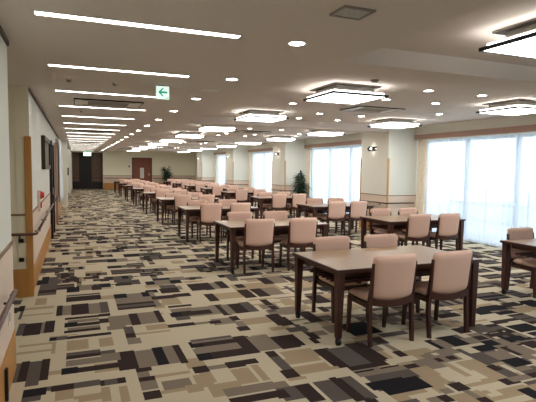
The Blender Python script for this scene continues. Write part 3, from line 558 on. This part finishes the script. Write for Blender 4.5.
bm = bmesh.new(); ring_frame(bm, -.105, -.09, .105, .09, -.012, 0, .014); obj('frame', bm, 'greymid', t)
bm = bmesh.new(); box(bm, -.091, -.076, -.003, .091, .076, 0); obj('backing', bm, 'grey', t)
bm = bmesh.new()
for i in range(6): box(bm, -.091, -.066+i*.026-.005, -.008, .091, -.066+i*.026+.005, -.003)
for i in range(7): box(bm, -.078+i*.026-.004, -.076, -.008, -.078+i*.026+.004, .076, -.003)
obj('slats', bm, 'whitemetal', t)
def detector(label, loc, m='whitemetal', r=.055):
    t = thing('smoke_detector', label, 'smoke detector', loc, 0)
    bm = bmesh.new(); cyl(bm, (0, 0, -.014), r, .014, n=20); obj('base', bm, m, t)
    bm = bmesh.new(); cyl(bm, (0, 0, -.032), r*.55, .018, n=20, r2=r*.8); obj('sensor_head', bm, 'greymid', t)
detector('round grey smoke detector beside the second corridor-side square light', (3.40, 5.02, ZR), 'greymid')
detector('tiny ceiling detector beyond the second linear corridor light', (.42, 5.66, ZC), 'whitemetal', .03)
detector('tiny ceiling detector left of centre between linear corridor lights', (-.05, 5.65, ZC), 'whitemetal', .03)
detector('tiny ceiling detector just beyond the corridor air conditioner', (.11, 8.76, ZC), 'whitemetal', .035)
tag(boxobj('access_cover', (1.40, 5.55, ZC-.004, 1.63, 5.80, ZC), 'whitemetal'), 'flush square access cover in the ceiling between corridor downlights', 'access cover')

# ------------------------------------------------------------------ exit signs
t = thing('exit_sign', 'white hanging sign with a green left arrow above the corridor', 'exit sign', (.935, 5.6, ZC))
bm = bmesh.new(); box(bm, -.076, -.025, -.163, .076, .025, -.012); obj('housing', bm, 'whitemetal', t)
bm = bmesh.new(); box(bm, -.03, -.015, -.012, .03, .015, 0); obj('ceiling_bracket', bm, 'greymid', t)
bm = bmesh.new(); box(bm, -.072, -.028, -.159, .072, -.025, -.016); obj('lit_face', bm, 'exitface', t)
bm = bmesh.new()
def flat(bm, pts, y):
    f = bm.faces.new([bm.verts.new((p[0], y, p[1])) for p in pts])
    e = bmesh.ops.extrude_face_region(bm, geom=[f]); bmesh.ops.translate(bm, verts=[v for v in e['geom'] if isinstance(v, bmesh.types.BMVert)], vec=(0, -.001, 0))
zc = -.083
flat(bm, [(-.052, zc), (-.006, zc+.046), (.016, zc+.046), (-.018, zc+.011), (.054, zc+.011), (.054, zc-.011), (-.018, zc-.011), (.016, zc-.046), (-.006, zc-.046)], -.0285)
obj('arrow', bm, 'arrow', t)
bm = bmesh.new()
for i in range(4): flat(bm, [(.026+i*.011, -.15), (.034+i*.011, -.15), (.034+i*.011, -.139), (.026+i*.011, -.139)], -.0285)
obj('small_lettering', bm, 'arrow', t)
t = thing('exit_sign', 'glowing green and white exit sign above the dark doorway', 'exit sign', (.76, YF-.5, ZC))
bm = bmesh.new(); box(bm, -.24, -.03, -.29, .24, .03, -.03); obj('housing', bm, 'whitemetal', t)
bm = bmesh.new(); box(bm, -.04, -.02, -.03, .04, .02, 0); obj('ceiling_bracket', bm, 'greymid', t)
bm = bmesh.new(); box(bm, -.235, -.034, -.285, .235, -.03, -.035); obj('lit_face', bm, 'exitgreen', t)

# ------------------------------------------------------------------ sconces on the pillars
def make_sconce(label, loc):
    t = thing('wall_sconce', label, 'wall lamp', loc, 0, 'dark sconces on the pillars')
    bm = bmesh.new(); box(bm, -.012, -.06, -.05, 0, .06, .05); obj('back_plate', bm, 'darkmetal', t)
    bm = bmesh.new(); n = 14
    for za, zb in ((-.055, -.022), (.022, .055)):
        R = []
        for i in range(n+1):
            a = -PI/2+PI*i/n
            R.append([bm.verts.new((-.012-math.cos(a)*rx, math.sin(a)*ry, z)) for rx, ry, z in ((.13, .15, za), (.13, .15, zb), (.116, .136, zb), (.116, .136, za))])
        for A, B in zip(R, R[1:]):
            for i in range(4): bm.faces.new((A[i], B[i], B[(i+1)%4], A[(i+1)%4]))
        bm.faces.new(R[0]); bm.faces.new(R[-1][::-1])
    for y0_, y1_ in ((-.145, -.05), (.05, .145)): box(bm, -.10, y0_, -.022, -.085, y1_, .022)
    obj('band', bm, 'darkmetal', t)
    bm = bmesh.new(); cyl(bm, (-.07, 0, -.04), .035, .08, n=14); obj('lamp_glass', bm, 'bulb', t)
    return t
sp = None
for k in range(1, 5):
    a, b = PIL[k]
    lab = 'dark wall sconce on the %s wall pillar from the front' % ORD[k-1]
    loc = (XP, (a+b)/2+.03, 2.12)
    sp = make_sconce(lab, loc) if sp is None else dup(sp, loc, 0, lab) and sp

# ------------------------------------------------------------------ wall things on the left
t = thing('fire_alarm', 'red round fire alarm light on the left corridor wall', 'fire alarm', (-.514, 7.72, 1.12))
bm = bmesh.new(); box(bm, 0, -.08, -.20, .04, .08, .10); obj('back_box', bm, 'wainscot', t)
bm = bmesh.new(); cyl(bm, (.04, 0, .035), .062, .05, 'x', 16, r2=.035); obj('lamp_dome', bm, 'red', t, smooth=False)
bm = bmesh.new(); cyl(bm, (.04, 0, -.11), .045, .015, 'x', 16); obj('call_button', bm, 'red', t)
t = thing('picture_frame', 'dark gold framed painting on the left corridor wall', 'picture', (-.514, 9.7, 1.79))
bm = bmesh.new(); box(bm, 0, -.95, -.27, .06, -.87, .29); box(bm, 0, .87, -.27, .06, .95, .29); box(bm, 0, -.87, -.27, .06, .87, -.2); box(bm, 0, -.87, .22, .06, .87, .29)
obj('frame', bm, 'gold', t)
bm = bmesh.new(); box(bm, 0, -.87, -.2, .03, .87, .22); obj('canvas', bm, 'picture', t)
t = thing('wall_outlet', 'white outlet plate on the near left wainscot', 'outlet', (-.458, 3.83, .50))
bm = bmesh.new(); box(bm, 0, -.035, -.06, .006, .035, .06); obj('plate', bm, 'whitemetal', t, bevel=.002)
bm = bmesh.new(); box(bm, .006, -.012, -.03, .009, .012, .03); obj('socket', bm, 'greymid', t)
t = thing('door_stop', 'small black stop on the near left oak plinth', 'door stop', (-.450, 3.5, .13))
bm = bmesh.new(); box(bm, 0, -.02, -.1, .02, .02, .12); obj('pad', bm, 'blackplastic', t, bevel=.004)
for z, lab in ((.685, 'upper dark switch box under the alcove handrail'), (.455, 'lower dark outlet box under the alcove handrail')):
    t = thing('wall_box', lab, 'outlet', (-.61, 6.371 if z < .35 else 6.385, z))
    bm = bmesh.new(); box(bm, -.028, -.02, -.024, .028, 0, .024); obj('cover', bm, 'darkmetal', t, bevel=.004)
t = thing('wall_phone', 'small dark device on the pier far along the left wall', 'intercom', (-.28, 20.4, 1.35))
bm = bmesh.new(); box(bm, 0, -.08, -.15, .05, .08, .15); obj('body', bm, 'blackplastic', t)

# ------------------------------------------------------------------ plants
def plant(label, loc, height, spread, nl, seed):
    rs = random.Random(seed)
    t = thing('potted_plant', label, 'plant', loc)
    bm = bmesh.new(); cyl(bm, (0, 0, 0), .15, .32, n=20, r2=.19); obj('pot', bm, 'pot', t)
    bm = bmesh.new(); cyl(bm, (0, 0, .32), .17, .01, n=20); obj('soil', bm, 'soil', t)
    canes = []
    for i in range(6):
        a = rs.uniform(0, 6.28); top = (math.cos(a)*spread*rs.uniform(.1, .5), math.sin(a)*spread*rs.uniform(.1, .5), height*rs.uniform(.6, .9))
        canes.append(((math.cos(a)*.06, math.sin(a)*.06, .32), top))
    bm = bmesh.new()
    for p, q in canes:
        m_ = tuple((p[i]+q[i])/2+rs.uniform(-.03, .03) for i in range(3)); tube(bm, [p, m_, q], .012, 6)
    obj('stems', bm, 'stem', t)
    bm = bmesh.new()
    for i in range(nl):
        p, q = rs.choice(canes); f = rs.uniform(.25, 1); o = Vector([p[j]+(q[j]-p[j])*f for j in range(3)])
        a = rs.uniform(0, 6.28); el = rs.uniform(-.3, 1.2); d = Vector((math.cos(a)*math.cos(el), math.sin(a)*math.cos(el), math.sin(el)))
        L = rs.uniform(.2, .36)*height/1.5; sd = d.cross(Vector((0, 0, 1))).normalized()*rs.uniform(.02, .04)
        m1 = o+d*L*.45; e = o+d*L+Vector((0, 0, -L*.35))
        v = [bm.verts.new(x) for x in (o, m1+sd, e, m1-sd)]
        c = bm.verts.new(m1+Vector((0, 0, -.012)))
        for f_ in ((0, 1, 4), (1, 2, 4), (2, 3, 4), (3, 0, 4)): bm.faces.new([v[j] if j < 4 else c for j in f_])
    o = obj('foliage', bm, 'leaf', t)
plant('leafy dark green potted plant beside the second wall pillar', (7.56, 15.66, 0), 1.62, .42, 520, 3)
plant('large dark potted plant against the far wall', (5.85, 33.4, 0), 1.75, .75, 620, 5)

# ------------------------------------------------------------------ tables
TW, TD, TH = 1.67, .95, .70
def make_table(label, loc):
    t = thing('dining_table', label, 'table', loc, 0, 'long dining tables')
    bm = bmesh.new(); box(bm, -TW/2+.012, -TD/2+.012, TH-.028, TW/2-.012, TD/2-.012, TH); obj('tabletop', bm, 'tabletop', t)
    bm = bmesh.new(); ring_frame(bm, -TW/2, -TD/2, TW/2, TD/2, TH-.032, TH-.001, .012); obj('edge_band', bm, 'darkwood', t)
    bm = bmesh.new(); ring_frame(bm, -TW/2+.09, -TD/2+.10, TW/2-.09, TD/2-.10, TH-.09, TH-.032, .022); obj('apron', bm, 'darkwood', t)
    bm = bmesh.new()
    for i in range(8):
        y = -.30+i*.6/7; box(bm, -TW/2+.08, y-.012, TH-.165, TW/2-.08, y+.012, TH-.145)
    for x in (-.5, 0, .5): box(bm, x-.015, -.32, TH-.18, x+.015, .32, TH-.165); box(bm, x-.012, -.012, TH-.18, x+.012, .012, TH-.03)
    obj('slatted_shelf', bm, 'darkwood', t)
    for sx in (-1, 1):
        for sy in (-1, 1):
            x, y = sx*(TW/2-.05), sy*(TD/2-.05); z0 = .068 if sx < 0 else 0
            bm = bmesh.new(); frustum(bm, (x, y, z0), (.048, .048), (x-sx*.004, y-sy*.004, TH-.032), (.072, .072))
            l = obj('leg', bm, 'darkwood', t)
            if sx < 0:
                bm = bmesh.new(); cyl(bm, (x-.016, y-.006, .031), .031, .032, 'x', 16); box(bm, x-.021, y-.01, .04, x+.021, y+.012, .069)
                c = obj('castor', bm, 'blackplastic', l)
    return t
def cushion(bm, W, H, T, nx=12, nz=12, ex=7, bend=0, taper=0, bottom_curve=0):
    """pillow slab: width along x, height along z (0..H), thickness along y, rounded corners"""
    F, B = [], []
    for j in range(nz+1):
        fr, bk = [], []
        for i in range(nx+1):
            u, v = -1+2*i/nx, -1+2*j/nz
            r = (abs(u)**ex+abs(v)**ex)**(1/ex) if (u or v) else 0
            m_ = max(abs(u), abs(v)); k = (m_/r) if r > 0 else 1
            uu, vv = u*k, v*k
            e = max(abs(u), abs(v)); th = T/2*(1-max(0, (e-.72)/.28)**3*.75)
            x = uu*W/2*(1+taper*vv); z = (vv+1)/2*H
            if bottom_curve and vv < 0: z += bottom_curve*(-vv)*uu*uu
            y0 = bend*(uu*uu)
            fr.append(bm.verts.new((x, y0+th, z))); bk.append(bm.verts.new((x, y0-th, z)))
        F.append(fr); B.append(bk)
    for j in range(nz):
        for i in range(nx):
            bm.faces.new((F[j][i], F[j][i+1], F[j+1][i+1], F[j+1][i])); bm.faces.new((B[j][i], B[j+1][i], B[j+1][i+1], B[j][i+1]))
    for i in range(nx):
        for j in (0, nz): bm.faces.new((F[j][i], F[j][i+1], B[j][i+1], B[j][i]))
    for j in range(nz):
        for i in (0, nx): bm.faces.new((F[j][i], F[j+1][i], B[j+1][i], B[j][i]))
def make_chair(label, loc, rz):
    """faces +Y; origin under the seat centre"""
    t = thing('dining_chair', label, 'chair', loc, rz, 'pink dining chairs')
    bm = bmesh.new(); cushion(bm, .468, .425, .052, ex=13, bend=.02, bottom_curve=.03, taper=.012)
    # lean back a little
    for v in bm.verts: v.co.y -= .045*v.co.z/.4
    for v in bm.verts: v.co.y -= .205; v.co.z += .405
    obj('backrest', bm, 'fabric', t, smooth=True)
    bm = bmesh.new(); cushion(bm, .44, .42, .07, ex=6)
    for v in bm.verts:
        x, y, z = v.co; v.co = (x*(1+.06*(z-.21)/.42), z-.185, .405+y)
    obj('seat', bm, 'fabric', t, smooth=True)
    bm = bmesh.new(); box(bm, -.205, .175, .325, .205, .2, .372); box(bm, -.215, -.16, .325, -.19, .18, .372); box(bm, .19, -.16, .325, .215, .18, .372)
    # curved rear rail below the backrest
    n = 10; R = []
    for i in range(n+1):
        u = -1+2*i/n; y = -.205+.02*u*u; zt = .412+.03*u*u; zb = .352+.024*u*u
        R.append([bm.verts.new((u*.222, y+dy, z)) for dy, z in ((-.024, zb), (.02, zb), (.02, zt), (-.024, zt))])
    for A, B in zip(R, R[1:]):
        for i in range(4): bm.faces.new((A[i], A[(i+1)%4], B[(i+1)%4], B[i]))
    bm.faces.new(R[0][::-1]); bm.faces.new(R[-1])
    obj('seat_frame', bm, 'darkwood', t)
    for s in (-1, 1):
        bm = bmesh.new()
        chain(bm, [(s*.228, -.205, 0), (s*.232, -.185, .25), (s*.228, -.182, .40), (s*.227, -.206, .58), (s*.226, -.226, .76)],
              [(.03, .034), (.032, .04), (.03, .042), (.026, .032), (.022, .026)])
        obj('leg', bm, 'darkwood', t)
        bm = bmesh.new(); chain(bm, [(s*.21, .205, 0), (s*.208, .195, .20), (s*.206, .19, .372)], [(.028, .028), (.033, .033), (.038, .038)])
        obj('leg', bm, 'darkwood', t)
    bm = bmesh.new(); box(bm, -.205, -.16, .36, .205, .18, .372); obj('seat_board', bm, 'darkwood', t)
    return t
tproto = cproto = None
COLS = (('corridor-side', 2.135, 0), ('window-side', 4.99, 1))
for cn, xa, ci in COLS:
    for k in range(9):
        y0 = 3.644+3.15*k
        cx, cy = xa+TW/2+(0 if k < 3 else random.uniform(-.04, .04)), y0+TD/2
        if ci == 1 and k == 2: cx += .16
        if ci == 1 and k == 0: cx += .10
        lab = 'brown dining table, %s from the front in the %s row' % (ORD[k], cn)
        if tproto is None: tproto = make_table(lab, (cx, cy, 0))
        else: dup(tproto, (cx, cy, 0), 0, lab)
        for side, sn in ((-1, 'near'), (1, 'far')):
            for sx, xn in ((-1, 'left'), (1, 'right')):
                if ci == 1 and k == 0 and side < 0: continue
                jx = (0 if k == 0 else (-.10 if side < 0 and sx < 0 else -.03)) if k < 2 and ci == 0 else 0 if k < 2 else random.uniform(-.05, .05); jy = 0 if k < 2 else random.uniform(-.03, .05); jr = 0 if k == 0 else random.uniform(-.05, .05)
                x = cx+(-.30 if sx < 0 else .36)+jx-(.06 if ci == 1 and k == 0 else 0); y = cy+side*(.35+jy)
                lab = 'pink padded chair, %s %s seat of the %s %s table from the front' % (sn, xn, ORD[k], cn)
                rz = (0 if side < 0 else PI)+jr
                if cproto is None: cproto = make_chair(lab, (x, y, 0), rz)
                else: dup(cproto, (x, y, 0), rz, lab)
